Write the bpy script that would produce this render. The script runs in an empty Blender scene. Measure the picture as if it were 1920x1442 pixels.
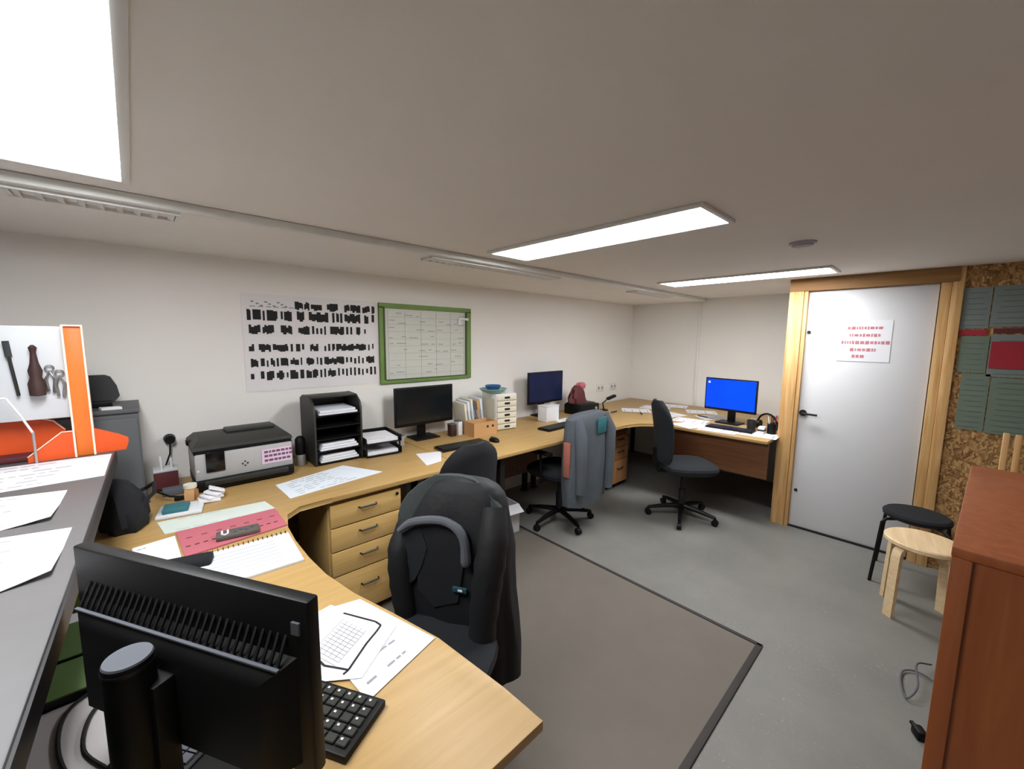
import bpy, bmesh, math, random
from math import sin, cos, pi, radians as rad
from mathutils import Vector, Matrix
random.seed(7)
scene = bpy.context.scene
C = scene.collection
# ---------------------------------------------------------------- camera
CAM_H = 1.6; F_PX = 754.7; PITCH = rad(6.615); ROLL = rad(.557); YAW = rad(46.81)
f0 = Vector((cos(YAW), sin(YAW), 0)); r0 = Vector((sin(YAW), -cos(YAW), 0)); u0 = Vector((0, 0, 1))
fw = f0*cos(PITCH) - u0*sin(PITCH); up = u0*cos(PITCH) + f0*sin(PITCH)
rt = r0*cos(ROLL) + up*sin(ROLL); up2 = up*cos(ROLL) - r0*sin(ROLL)
cam_d = bpy.data.cameras.new('camera'); cam = bpy.data.objects.new('camera', cam_d); C.objects.link(cam)
cam_d.sensor_width = 36; cam_d.lens = 36*F_PX/1920; cam_d.clip_start = .02
mw = Matrix((rt, up2, -fw)).transposed().to_4x4(); mw.translation = (0, 0, CAM_H); cam.matrix_world = mw
scene.camera = cam
# ---------------------------------------------------------------- world, exposure
w = bpy.data.worlds.new('world'); scene.world = w; w.use_nodes = True
w.node_tree.nodes['Background'].inputs[0].default_value = (.5, .5, .5, 1)
w.node_tree.nodes['Background'].inputs[1].default_value = .05
scene.view_settings.view_transform = 'Standard'; scene.view_settings.look = 'None'
scene.view_settings.gamma = 1; scene.view_settings.use_curve_mapping = False
scene.view_settings.exposure = 0.0
LAMP_STRENGTH = 31.0
# ---------------------------------------------------------------- materials
def lin(h):
    h = h.lstrip('#'); o = []
    for i in (0, 2, 4):
        c = int(h[i:i+2], 16)/255
        o.append(c/12.92 if c <= .04045 else ((c+.055)/1.055)**2.4)
    return tuple(o)
MATS = {}
def M(name, col, rough=.6, metal=0, var=.08, scale=9, bump=0, bscale=60, emit=0, alpha=None, spec=.5, sheen=0):
    if name in MATS: return MATS[name]
    m = bpy.data.materials.new(name); m.use_nodes = True; nt = m.node_tree; n = nt.nodes; b = n['Principled BSDF']
    c = lin(col) if isinstance(col, str) else col
    tc = n.new('ShaderNodeTexCoord')
    nz = n.new('ShaderNodeTexNoise'); nz.inputs['Scale'].default_value = scale; nz.inputs['Detail'].default_value = 4
    nt.links.new(tc.outputs['Object'], nz.inputs['Vector'])
    mx = n.new('ShaderNodeMix'); mx.data_type = 'RGBA'
    mx.inputs[6].default_value = (*[v*(1-var) for v in c], 1); mx.inputs[7].default_value = (*[min(1, v*(1+var)) for v in c], 1)
    nt.links.new(nz.outputs['Fac'], mx.inputs[0]); nt.links.new(mx.outputs[2], b.inputs['Base Color'])
    b.inputs['Roughness'].default_value = rough; b.inputs['Metallic'].default_value = metal
    b.inputs['Specular IOR Level'].default_value = spec
    if bump:
        n2 = n.new('ShaderNodeTexNoise'); n2.inputs['Scale'].default_value = bscale; n2.inputs['Detail'].default_value = 5
        nt.links.new(tc.outputs['Object'], n2.inputs['Vector'])
        bp = n.new('ShaderNodeBump'); bp.inputs['Strength'].default_value = bump; bp.inputs['Distance'].default_value = .01
        nt.links.new(n2.outputs['Fac'], bp.inputs['Height']); nt.links.new(bp.outputs['Normal'], b.inputs['Normal'])
    if emit:
        nt.links.new(mx.outputs[2], b.inputs['Emission Color']); b.inputs['Emission Strength'].default_value = emit
    MATS[name] = m
    return m
def wood(name, ca, cb, axis=0, scale=3.0, stretch=14, rough=.45, dist=2.5):
    m = bpy.data.materials.new(name); m.use_nodes = True; nt = m.node_tree; n = nt.nodes; b = n['Principled BSDF']
    tc = n.new('ShaderNodeTexCoord'); mp = n.new('ShaderNodeMapping')
    s = [stretch]*3; s[axis] = 1.0; mp.inputs['Scale'].default_value = s
    nt.links.new(tc.outputs['Object'], mp.inputs['Vector'])
    nz = n.new('ShaderNodeTexNoise'); nz.inputs['Scale'].default_value = scale; nz.inputs['Detail'].default_value = 6; nz.inputs['Distortion'].default_value = dist*.2
    nt.links.new(mp.outputs['Vector'], nz.inputs['Vector'])
    cr = n.new('ShaderNodeValToRGB'); cr.color_ramp.elements[0].position = .3; cr.color_ramp.elements[1].position = .72
    cr.color_ramp.elements[0].color = (*lin(ca), 1); cr.color_ramp.elements[1].color = (*lin(cb), 1)
    nt.links.new(nz.outputs['Fac'], cr.inputs['Fac']); nt.links.new(cr.outputs['Color'], b.inputs['Base Color'])
    b.inputs['Roughness'].default_value = rough
    MATS[name] = m
    return m
def osb_material():
    m = bpy.data.materials.new('osb_board'); m.use_nodes = True; nt = m.node_tree; n = nt.nodes; b = n['Principled BSDF']
    tc = n.new('ShaderNodeTexCoord'); prev = None
    for i, (rx, sc, st) in enumerate(((.5, 24, 3.5), (-.7, 27, 3.2), (1.5, 30, 3.0))):
        mp = n.new('ShaderNodeMapping'); mp.vector_type = 'TEXTURE'; mp.inputs['Rotation'].default_value = (rx, 0, 0); mp.inputs['Scale'].default_value = (1, 1, 1/st)
        nt.links.new(tc.outputs['Object'], mp.inputs['Vector'])
        v = n.new('ShaderNodeTexVoronoi'); v.inputs['Scale'].default_value = sc; nt.links.new(mp.outputs['Vector'], v.inputs['Vector'])
        sp = n.new('ShaderNodeSeparateColor'); nt.links.new(v.outputs['Color'], sp.inputs[0])
        cr = n.new('ShaderNodeValToRGB'); e = cr.color_ramp.elements
        e[0].color = (*lin('#6e4b26'), 1); e[1].color = (*lin('#c9a068'), 1); k = e.new(.5); k.color = (*lin('#9a7240'), 1)
        nt.links.new(sp.outputs[i], cr.inputs['Fac'])
        if prev is None: prev = cr.outputs['Color']
        else:
            mx = n.new('ShaderNodeMix'); mx.data_type = 'RGBA'
            gt = n.new('ShaderNodeMath'); gt.operation = 'GREATER_THAN'; gt.inputs[1].default_value = .5
            nt.links.new(sp.outputs[(i+1) % 3], gt.inputs[0]); nt.links.new(gt.outputs[0], mx.inputs[0])
            nt.links.new(prev, mx.inputs[6]); nt.links.new(cr.outputs['Color'], mx.inputs[7]); prev = mx.outputs[2]
    nt.links.new(prev, b.inputs['Base Color']); b.inputs['Roughness'].default_value = .7
    MATS['osb_board'] = m
    return m
def floor_material():
    m = bpy.data.materials.new('floor_concrete'); m.use_nodes = True; nt = m.node_tree; n = nt.nodes; b = n['Principled BSDF']
    tc = n.new('ShaderNodeTexCoord')
    def noise(sc, det, rg=.6):
        z = n.new('ShaderNodeTexNoise'); z.inputs['Scale'].default_value = sc; z.inputs['Detail'].default_value = det; z.inputs['Roughness'].default_value = rg
        nt.links.new(tc.outputs['Object'], z.inputs['Vector']); return z
    a = noise(1.3, 6); c1 = n.new('ShaderNodeValToRGB'); e = c1.color_ramp.elements
    e[0].position = .3; e[1].position = .75; e[0].color = (*lin('#6c6b66'), 1); e[1].color = (*lin('#84827c'), 1)
    nt.links.new(a.outputs['Fac'], c1.inputs['Fac'])
    s = noise(70, 3, .7); c2 = n.new('ShaderNodeValToRGB'); e = c2.color_ramp.elements
    e[0].position = .60; e[1].position = .72; e[0].color = (0, 0, 0, 1); e[1].color = (1, 1, 1, 1)
    nt.links.new(s.outputs['Fac'], c2.inputs['Fac'])
    p = noise(2.2, 3); c3 = n.new('ShaderNodeValToRGB'); e = c3.color_ramp.elements
    e[0].position = .48; e[1].position = .62; e[0].color = (.15, .15, .15, 1); e[1].color = (.75, .75, .75, 1)
    nt.links.new(p.outputs['Fac'], c3.inputs['Fac'])
    mu = n.new('ShaderNodeMath'); mu.operation = 'MULTIPLY'
    nt.links.new(c2.outputs['Color'], mu.inputs[0]); nt.links.new(c3.outputs['Color'], mu.inputs[1])
    mx = n.new('ShaderNodeMix'); mx.data_type = 'RGBA'; mx.inputs[7].default_value = (*lin('#aeaaa2'), 1)
    nt.links.new(mu.outputs[0], mx.inputs[0]); nt.links.new(c1.outputs['Color'], mx.inputs[6])
    nt.links.new(mx.outputs[2], b.inputs['Base Color']); b.inputs['Roughness'].default_value = .55
    MATS['floor_concrete'] = m
    return m
osb_material(); floor_material()
M('ceiling_paint', '#eae6e0', .9, var=.03, scale=3, bump=.08, bscale=40)
M('wall_paint', '#eeebe6', .85, var=.03, scale=2, bump=.05, bscale=30)
M('mat_rubber', '#6b645b', .8, var=.1, scale=5, bump=.15, bscale=250)
M('mat_edge', '#2f2c29', .7)
wood('maple', '#ae8b54', '#ba9962', 0); wood('maple_y', '#ae8b54', '#ba9962', 1)
wood('maple_front', '#c9a25f', '#d6b274', 0); wood('edge_band', '#e0c48c', '#ecd6a6', 0)
wood('beech_brown', '#5e3a20', '#774a2a', 1); wood('cabinet_brown', '#8a4824', '#9f5a31', 2, rough=.4)
wood('pedestal_brown', '#a8754a', '#bd8a5c', 2)
wood('pine', '#bf8d4f', '#e3bb83', 2, scale=2.2, stretch=18, rough=.6); wood('pine_y', '#8a6236', '#a67a48', 1, scale=2.2, stretch=18, rough=.6)
wood('birch', '#dcbb8d', '#ecd3ab', 0)
M('door_white', '#d6d6d8', .5, var=.015)
M('black_plastic', '#0b0b0b', .5, var=.15, spec=.25); M('black_gloss', '#0a0b0c', .2); M('dark_plastic', '#24241f', .5)
M('black_fabric', '#14151a', .95, var=.25, scale=40, bump=.3, bscale=400); M('grey_fabric', '#3a4040', .95, var=.15, scale=60, bump=.3, bscale=500)
M('charcoal_fabric', '#1b1e22', .95, var=.3, scale=12, bump=.2, bscale=200)
M('jacket_black', '#131417', .7, var=.3, scale=10, bump=.3, bscale=25); M('jacket_grey', '#50565d', .85, var=.15, scale=10, bump=.3, bscale=40)
M('collar_grey', '#565960', .8, var=.1); M('teal_dark', '#1c4a50', .6, var=.3); M('teal', '#2d6b72', .6, var=.2); M('lining', '#a0604e', .8)
M('counter_grey', '#5c5a5a', .55, var=.08, scale=30); M('counter_edge', '#16151a', .5); M('grey_panel', '#55585a', .6); M('mat_grey', '#a5a09f', .8, var=.05)
M('paper', '#e2e2e6', .8, var=.02); M('paper_blue', '#dfe6ee', .8, var=.04); M('ink', '#1b1b1d', .8); M('ink_grey', '#8d9094', .8); M('ink_red', '#c47882', .8)
M('orange', '#f07a2c', .5, var=.05); M('orange_red', '#e8591f', .5, var=.08); M('orange_edge', '#ffe6cf', .6)
M('white_plastic', '#e2e2e0', .45); M('panel_white', '#d6d9dc', .5, var=.03); M('silver', '#a8a9aa', .4, .3); M('chrome', '#c8c8c8', .25, .9); M('printer_grey', '#adacac', .5)
M('gadget_grey', '#5a5450', .5); M('pink_label', '#dcc3d6', .6); M('ink_purple', '#6d4a68', .7)
M('pink', '#b9646f', .7, var=.08); M('mint', '#cfd9d1', .7); M('green', '#4d6636', .6, var=.15); M('olive', '#66752a', .6, var=.25); M('board_green', '#6f8f48', .6, var=.2)
M('board_dark_green', '#3d4f22', .6); M('board_white', '#cfd0c6', .5, var=.04, scale=14)
M('blue_bowl', '#2f5f96', .45); M('teal_light', '#8fb9b4', .6); M('cardboard', '#c89a68', .85, var=.1); M('cream', '#e2dcc8', .7)
M('red', '#a02030', .6); M('maroon', '#5c2428', .7); M('brown_dark', '#3c2420', .6); M('chart_green', '#6c7a6c', .7, var=.12, scale=14); M('chart_grey', '#77807c', .7, var=.1, scale=14)
M('chart_line', '#626d65', .7); M('screen_off', '#12171a', .15); M('metal_grey', '#4a4a4a', .4, .6); M('metal_dark', '#262626', .4, .5)
M('screen_blue', (.0, .045, 1.0), .35, var=.5, scale=3, emit=.8, spec=.2); M('screen_navy', (.006, .011, .045), .35, var=.6, scale=5, emit=.25, spec=.2)
M('lamp_glow', (.95, .975, 1.0), .5, var=0, emit=LAMP_STRENGTH); M('white_metal', '#dcdcd8', .4); M('detector', '#aca5b0', .5)
# ---------------------------------------------------------------- mesh helpers
class B:
    def __init__(s): s.bm = bmesh.new()
    def add(s, verts, faces):
        vs = [s.bm.verts.new(v) for v in verts]
        for f in faces:
            try: s.bm.faces.new([vs[i] for i in f])
            except ValueError: pass
        return vs
    def box(s, c, d, bev=0, rz=0, rx=0, ry=0, seg=2):
        m = Matrix.Translation(c) @ Matrix.Rotation(rz, 4, 'Z') @ Matrix.Rotation(ry, 4, 'Y') @ Matrix.Rotation(rx, 4, 'X') @ Matrix.Diagonal((*d, 1))
        r = bmesh.ops.create_cube(s.bm, size=1, matrix=m)
        if bev:
            es = {e for v in r['verts'] for e in v.link_edges}
            bmesh.ops.bevel(s.bm, geom=list(es), offset=bev, segments=seg, profile=.5, affect='EDGES')
        return s
    def prism(s, poly, z0, z1, bev=0):
        n = len(poly)
        a = sum(poly[i][0]*poly[(i+1) % n][1]-poly[(i+1) % n][0]*poly[i][1] for i in range(n))
        if a < 0: poly = poly[::-1]
        vs = s.add([(x, y, z0) for x, y in poly]+[(x, y, z1) for x, y in poly],
              [list(range(n))[::-1], list(range(n, 2*n))]+[[i, (i+1) % n, n+(i+1) % n, n+i] for i in range(n)])
        if bev:
            es = {e for v in vs for e in v.link_edges}
            bmesh.ops.bevel(s.bm, geom=list(es), offset=bev, segments=2, profile=.5, affect='EDGES')
        return s
    def extr(s, poly, o, ux, uy, un, t):     # polygon in a plane, extruded t along un
        o, ux, uy, un = map(Vector, (o, ux, uy, un)); n = len(poly)
        a = [o+ux*x+uy*y for x, y in poly]; b = [p+un*t for p in a]
        s.add(a+b, [list(range(n)), list(range(n, 2*n))[::-1]]+[[i, n+i, n+(i+1) % n, (i+1) % n] for i in range(n)])
        bmesh.ops.recalc_face_normals(s.bm, faces=s.bm.faces[:])
        return s
    def loft(s, rings, cap=True):
        n = len(rings[0]); vs = [[s.bm.verts.new(p) for p in r] for r in rings]
        for a, b in zip(vs, vs[1:]):
            for i in range(n): s.bm.faces.new([a[i], a[(i+1) % n], b[(i+1) % n], b[i]])
        if cap: s.bm.faces.new(vs[0][::-1]); s.bm.faces.new(vs[-1])
        return s
    def tube(s, pts, r, n=8, cap=True):
        pts = [Vector(p) for p in pts]; rs = r if isinstance(r, (list, tuple)) else [r]*len(pts); rings = []; pa = None
        for i, p in enumerate(pts):
            t = (pts[min(i+1, len(pts)-1)]-pts[max(i-1, 0)]).normalized()
            if pa is None: pa = t.orthogonal().normalized()
            else: pa = (pa-t*pa.dot(t)).normalized()
            pb = t.cross(pa)
            rings.append([p+(pa*cos(2*pi*k/n)+pb*sin(2*pi*k/n))*rs[i] for k in range(n)])
        return s.loft(rings, cap)
    def cyl(s, a, b, r, r2=None, n=20): return s.tube([a, b], [r, r if r2 is None else r2], n)
    def lathe(s, prof, c=(0, 0, 0), n=24):
        return s.loft([[(c[0]+r*cos(2*pi*k/n), c[1]+r*sin(2*pi*k/n), c[2]+z) for k in range(n)] for r, z in prof])
    def mesh(s, name, mat, smooth=True):
        bmesh.ops.recalc_face_normals(s.bm, faces=s.bm.faces[:])
        me = bpy.data.meshes.new(name); s.bm.to_mesh(me); s.bm.free(); me.materials.append(MATS[mat])
        if smooth:
            for p in me.polygons: p.use_smooth = True
            me.set_sharp_from_angle(angle=rad(35))
        return me
def link(name, data, parent=None, loc=(0, 0, 0), rz=0):
    o = bpy.data.objects.new(name, data); C.objects.link(o); o.location = loc; o.rotation_euler = (0, 0, rz)
    if parent: o.parent = parent
    return o
def part(name, b, mat, parent, label=None, loc=(0, 0, 0), rz=0):
    o = link(name, b.mesh(name, mat), parent, loc, rz)
    if label: o['label'] = label
    return o
def tag(o, label, cat, group=None):
    o['label'] = label; o['category'] = cat
    if group: o['group'] = group
    return o
def thing(name, label, cat, loc=(0, 0, 0), rz=0, group=None): return tag(link(name, None, None, loc, rz), label, cat, group)
def solo(name, b, mat, label, cat, loc=(0, 0, 0), rz=0, group=None): return tag(link(name, b.mesh(name, mat), None, loc, rz), label, cat, group)
def struct(name, b, mat, label, parent=None):
    o = link(name, b.mesh(name, mat, False), parent)
    if not parent: o['kind'] = 'structure'; o['label'] = label
    return o
def smooth(pts, n=6):      # Catmull-Rom resampling of a path
    P = [Vector(p) for p in pts]; P = [P[0]*2-P[1]]+P+[P[-1]*2-P[-2]]; o = []
    for i in range(1, len(P)-2):
        for k in range(n):
            t = k/n; a, b, c, d = P[i-1:i+3]
            o.append(.5*(2*b+(c-a)*t+(2*a-5*b+4*c-d)*t*t+(3*b-a-3*c+d)*t**3))
    return o+[P[-2]]
def arc(cx, cy, r, a0, a1, n): return [(cx+r*cos(rad(a0+(a1-a0)*i/n)), cy+r*sin(rad(a0+(a1-a0)*i/n))) for i in range(n+1)]
# ---------------------------------------------------------------- room
XE, YW, ZC, XP = 5.17, 3.03, 2.10, 4.04       # end wall, poster wall, ceiling, partition with the door
XB, YB = -2.0, -2.0
struct('floor', B().box(((XE+XB)/2, (YW+YB)/2, -.05), (XE-XB+.2, YW-YB+.2, .1)), 'floor_concrete', 'scuffed grey concrete floor with pale wear marks')
ceil = struct('ceiling', B().box(((XE+XB)/2, (YW+YB)/2, ZC+.05), (XE-XB+.2, YW-YB+.2, .1)), 'ceiling_paint', 'low greyish white painted ceiling')
struct('bulkhead', B().box(((XE+XB)/2, (2.06+YW)/2, ZC-.0155), (XE-XB, YW-2.06, .031)), 'ceiling_paint', '', ceil)
struct('wall_left', B().box(((XE+XB)/2, YW+.05, ZC/2), (XE-XB+.2, .1, ZC)), 'wall_paint', 'long white painted wall behind the desks')
struct('wall_end', B().box((XE+.05, (YW+.92)/2, ZC/2), (.1, YW-.92, ZC)), 'wall_paint', 'white end wall behind the blue screen')
struct('wall_niche', B().box(((XP+.1+XE)/2, .88, ZC/2), (XE-XP-.1, .08, ZC)), 'wall_paint', 'short white wall behind the door partition')
struct('wall_back', B().box((XB-.05, (YW+YB)/2, ZC/2), (.1, YW-YB, ZC)), 'wall_paint', 'white wall behind the viewer')
struct('wall_side', B().box(((XP+XB)/2, YB-.05, ZC/2), (XP-XB, .1, ZC)), 'wall_paint', 'white side wall')
wr = struct('wall_right', B().box((XP+.05, (-.055+YB)/2, ZC/2), (.1, -.055-YB, ZC)), 'osb_board', 'bare oriented strand board partition beside the door')
# door frame of pine studs
fr = thing('door_frame', 'knotty pine stud frame around the white door', 'door frame', (XP, .42, 0)); del fr['category']; fr['kind'] = 'structure'; fr.name = 'trim_1'
part('stud', B().box((.03, .445, 1.01), (.10, .10, 2.02), .003), 'pine', fr, 'pale pine stud at the latch side')
part('stud', B().box((.012, .380, 1.0), (.05, .026, 2.0), .002), 'pine', fr)
part('stud', B().box((.04, -.398, 1.03), (.10, .05, 2.06), .003), 'pine', fr)
part('stud', B().box((.012, -.452, 1.0495), (.06, .055, 2.099), .003), 'pine', fr)
part('header', B().box((.03, .02, 2.0495), (.11, .95, .099), .003), 'pine_y', fr, 'dark stained pine header')
dr = thing('door_1', 'white flush door with red lettered notice', 'door', (XP+.04, .42, 0)); del dr['category']; dr['kind'] = 'structure'
part('door_leaf', B().box((0, 0, 1.007), (.04, .735, 1.985), .003), 'door_white', dr)
part('threshold', B().box((-.01, 0, .008), (.05, .735, .014)), 'metal_dark', dr)
h = part('door_handle', B().cyl((-.02, .335, 1.0), (-.033, .335, 1.0), .026).tube([(-.03, .335, 1.0), (-.065, .335, 1.0), (-.075, .325, 1.0), (-.075, .23, .998)], .0095), 'metal_dark', dr, 'black lever handle')
part('keyhole', B().cyl((-.02, .345, 1.67), (-.03, .345, 1.67), .012), 'metal_dark', dr)
part('lock_plate', B().cyl((-.02, .335, .33), (-.03, .335, .33), .012), 'metal_dark', dr)
sg = thing('door_notice', 'white paper notice with red lettering on the door', 'notice', (XP+.018, .42, 1.6))
part('sheet', B().box((0, 0, 0), (.003, .31, .31)), 'paper', sg)
pb = B()
for k, (zz, hw) in enumerate(((.10, .10), (.045, .085), (-.01, .13), (-.065, .075), (-.115, .06))):
    y = hw
    while y > -hw:
        wd = random.choice((.008, .012, .017, .022)); 
        if k == 4 and y < 0: break
        pb.box((-.0025, y-wd/2, zz), (.001, wd, random.choice((.018, .024, .022)))); y -= wd+.007
part('red_lettering', pb, 'ink_red', sg)['kind'] = 'stuff'
# conduit and sockets
tag(link('cable_conduit', B().box((XE-.012, 2.10, 1.42), (.024, .03, 1.25), .004).mesh('cable_conduit', 'wall_paint')), 'white vertical conduit on end wall above the desk', 'conduit')
for i, (x, lb) in enumerate(((4.42, 'white double wall socket nearer the dark laptop screen'), (4.72, 'white double wall socket nearer the room corner'))):
    s = thing('wall_socket', lb, 'socket', (x, YW, .96), 0, 'sockets above the far desk')
    part('plate', B().box((0, -.006, 0), (.15, .012, .085), .003), 'white_plastic', s)
    for q in (-.037, .037): part('outlet', B().cyl((q, -.011, 0), (q, -.014, 0), .02), 'mat_grey', s)
# rubber mat
mt = thing('floor_mat', 'large grey brown floor mat with dark edge strip', 'mat', (1.2, 1.5, 0))
part('mat_sheet', B().box((0, 0, .003), (2.16, 1.94, .006)), 'mat_rubber', mt)
part('edge_strip', B().box((1.095, 0, .0045), (.022, 1.985, .009), .002), 'mat_edge', mt)
part('edge_strip', B().box((0, -.98, .0045), (2.2, .03, .009), .002), 'mat_edge', mt)
# ---------------------------------------------------------------- lamps, trunking, grilles, detector
for x, lb in ((-.135, 'large glowing ceiling lamp panel nearest the viewer'), (1.715, 'long glowing ceiling lamp panel in the room middle'), (3.59, 'far glowing ceiling lamp panel near the door')):
    l = thing('ceiling_lamp', lb, 'lamp', (x, 1.26 if x < 3 else 1.17, ZC), 0, 'ceiling lamp panels')
    fb = B()
    for sx in (-1, 1): fb.box((sx*.155, 0, -.007), (.022, 1.235, .014), .002)
    for sy in (-1, 1): fb.box((0, sy*.607, -.007), (.29, .02, .014), .002)
    part('frame', fb, 'white_metal', l)
    part('diffuser', B().box((0, 0, -.006), (.288, 1.194, .010)), 'lamp_glow', l, 'glowing white diffuser')
tag(link('cable_trunking', B().box((1.585, 2.042, ZC-.018), (7.1, .035, .034), .004).mesh('cable_trunking', 'white_metal')), 'long white cable trunking along the ceiling', 'trunking')
for x0, x1, lb in ((-.27, .17, 'white slatted vent grille nearest the viewer'), (1.30, 2.45, 'white slatted vent grille beside the middle lamp'), (3.6, 4.35, 'white slatted vent grille near the far corner')):
    g = thing('vent_grille', lb, 'vent', ((x0+x1)/2, 2.135, ZC-.031), 0, 'vent grilles along the ceiling')
    L = x1-x0; fb = B()
    for sy in (-1, 1): fb.box((0, sy*.055, -.006), (L, .014, .012))
    for sx in (-1, 1): fb.box((sx*(L/2-.006), 0, -.006), (.012, .11, .012))
    part('grille_frame', fb, 'white_metal', g); n = int(L/.045)
    me = B().box((0, 0, -.008), (.02, .1, .004), 0, 0, 0, .5).mesh('grille_slat', 'white_metal')
    for k in range(n): link('grille_slat', me, g, (-L/2+(k+.5)*L/n, 0, 0))
d = thing('smoke_detector', 'round greyish smoke detector on the ceiling', 'smoke detector', (2.54, .54, ZC))
part('base', B().lathe([(.06, 0), (.06, -.008), (.055, -.010)]), 'detector', d)
part('cap', B().lathe([(.048, -.010), (.046, -.02), (.03, -.026), (.005, -.027)]), 'detector', d)
# ---------------------------------------------------------------- poster and framed board
MARKS = [
(1.774, 1.83, [(0.817, 0.868), (0.876, 0.91), (0.919, 0.994), (1.026, 1.105), (1.148, 1.187), (1.192, 1.267), (1.282, 1.34), (1.355, 1.377)]),
(1.696, 1.765, [(0.537, 0.558), (0.569, 0.614), (0.625, 0.636), (0.648, 0.709), (0.729, 0.741), (0.749, 0.798), (0.827, 0.873), (0.903, 1.032), (1.06, 1.078), (1.088, 1.107), (1.116, 1.131), (1.147, 1.264), (1.295, 1.327), (1.353, 1.374)]),
(1.608, 1.668, [(0.543, 0.607), (0.619, 0.688), (0.725, 0.793), (0.832, 0.907), (0.92, 0.934), (0.947, 0.96), (0.974, 0.987), (1.001, 1.014), (1.042, 1.14), (1.156, 1.171), (1.186, 1.2), (1.231, 1.261), (1.292, 1.304)]),
(1.493, 1.544, [(0.537, 0.566), (0.592, 0.66), (0.672, 0.763), (0.779, 0.792), (0.812, 0.838), (0.85, 0.863), (0.902, 0.958), (0.997, 1.009), (1.023, 1.037), (1.051, 1.07), (1.079, 1.303), (1.319, 1.33), (1.351, 1.364)]),
(1.395, 1.451, [(0.543, 0.583), (0.598, 0.621), (0.632, 0.641), (0.655, 0.679), (0.69, 0.702), (0.714, 0.759), (0.773, 0.825), (0.837, 0.846), (0.874, 0.924), (0.942, 0.951), (0.964, 0.978), (0.993, 1.133), (1.147, 1.162), (1.177, 1.192), (1.207, 1.222), (1.238, 1.253), (1.268, 1.284), (1.3, 1.364)]),
(1.306, 1.367, [(0.538, 0.56), (0.594, 0.614), (0.628, 0.671), (0.686, 0.73), (0.746, 0.756), (0.768, 0.817), (0.831, 0.855), (0.87, 0.907), (0.911, 0.947), (0.962, 0.974), (0.989, 1.001), (1.015, 1.072), (1.086, 1.098), (1.115, 1.129), (1.144, 1.157), (1.174, 1.189), (1.204, 1.217), (1.234, 1.25), (1.265, 1.279), (1.297, 1.312), (1.328, 1.345), (1.361, 1.375)])]
po = thing('wall_poster', 'white wall poster printed with rows of black blocks', 'poster', (.95, YW, 1.25))
M('poster_paper', '#e6e3e3', .8, var=.02); part('sheet', B().box((0, -.002, .3), (.88, .003, .63)), 'poster_paper', po)
pg = B()
for z0, z1, segs in MARKS:
    for a, b in segs:
        x = a; pb = B()
        while x < b-.004:       # every block is a cluster of uneven glyph strokes
            wd = min(random.uniform(.010, .022), b-x); top = z1-random.choice((0, 0, .006, .014)); bot = z0+random.choice((0, 0, .005, .012))
            pb.box((x+wd/2-.95, -.0042, (top+bot)/2-1.25), (wd+.0005, .0012, top-bot)); x += wd
        part('print_block', pb, 'ink', po)
for k in range(9): pg.box((-.38+k*.024+random.uniform(0, .006), -.0042, .565-.012*(k % 3)), (.016, .0012, .009))
for k in range(6): pg.box((-.38+k*.045, -.0042, .535), (.03, .0012, .005))
part('grey_print', pg, 'ink_grey', po)
gb = thing('notice_board', 'green framed notice board with a grey planning sheet', 'notice board', (1.85, YW, 1.225))
part('board_back', B().box((0, -.008, .318), (.89, .012, .635)), 'board_white', gb)
for nm, c, s, mm in (('frame_rail', (0, -.014, .617), (.89, .018, .04), 'board_green'), ('frame_rail', (0, -.014, .014), (.89, .018, .028), 'board_green'),
                 ('frame_stile', (-.427, -.014, .318), (.036, .018, .58), 'board_green'), ('frame_stile', (.42, -.014, .318), (.05, .018, .58), 'board_green')):
    part(nm, B().box(c, s, .002), mm, gb)
fb = B()
for c, s in (((-.405, -.017, .318), (.012, .02, .57)), ((.39, -.017, .318), (.012, .02, .57)), ((0, -.017, .03), (.8, .02, .007))): fb.box(c, s)
part('inner_lip', fb, 'board_dark_green', gb)
pb = B()
for k in range(9):
    z = .08+k*.058; x = -.36
    pb.box((0, -.0148, z-.012), (.74, .0012, .0014))
    while x < .33:
        wd = random.uniform(.02, .09)
        if random.random() < .6: pb.box((x+wd/2, -.0148, z+random.uniform(-.004, .02)), (wd, .0012, .005))
        x += wd+.03
for k in range(6): pb.box((-.37+k*.148, -.0148, .31), (.0014, .0012, .55))
part('grey_print', pb, 'ink_grey', gb)
tp = solo('paper_tape', B().box((0, 0, 0), (.11, .003, .02), 0, 0, 0, .05).box((-.045, 0, -.03), (.03, .003, .045)), 'paper', 'white tape strip on corner of green framed board', 'tape', (2.21, YW-.026, 1.765))
# ---------------------------------------------------------------- charts on the strand board wall
for lb, y0, y1, z0, z1, mm in (('grey green chart sheet at top left of strand board', -.06, -.185, 1.69, 1.955, 'chart_grey'), ('grey chart sheet at top right of strand board', -.19, -.42, 1.70, 1.957, 'chart_grey'),
        ('grey green chart sheet left of the red square', -.075, -.2, 1.40, 1.64, 'chart_green'), ('grey sheet carrying the red square', -.205, -.42, 1.38, 1.65, 'chart_grey'),
        ('grey green chart sheet at bottom left of strand board', -.10, -.225, 1.02, 1.395, 'chart_green'), ('grey green chart sheet at bottom right of strand board', -.23, -.43, 1.01, 1.375, 'chart_green')):
    o = thing('wall_chart', lb, 'chart', (XP, (y0+y1)/2, z0), 0, 'charts on the strand board')
    wd, hh = y0-y1, z1-z0
    part('sheet', B().box((-.003, 0, hh/2), (.005, wd, hh)), mm, o)
    pb = B()
    for k in range(int(hh/.035)): pb.box((-.0062, random.uniform(-.01, .01), .02+k*.035), (.001, wd*random.uniform(.55, .85), .006))
    part('faint_print', pb, 'chart_line', o)
solo('red_card', B().box((0, 0, 0), (.003, .15, .17)), 'red', 'bright red square card pinned on grey sheet', 'card', (XP-.0085, -.285, 1.52))
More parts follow.
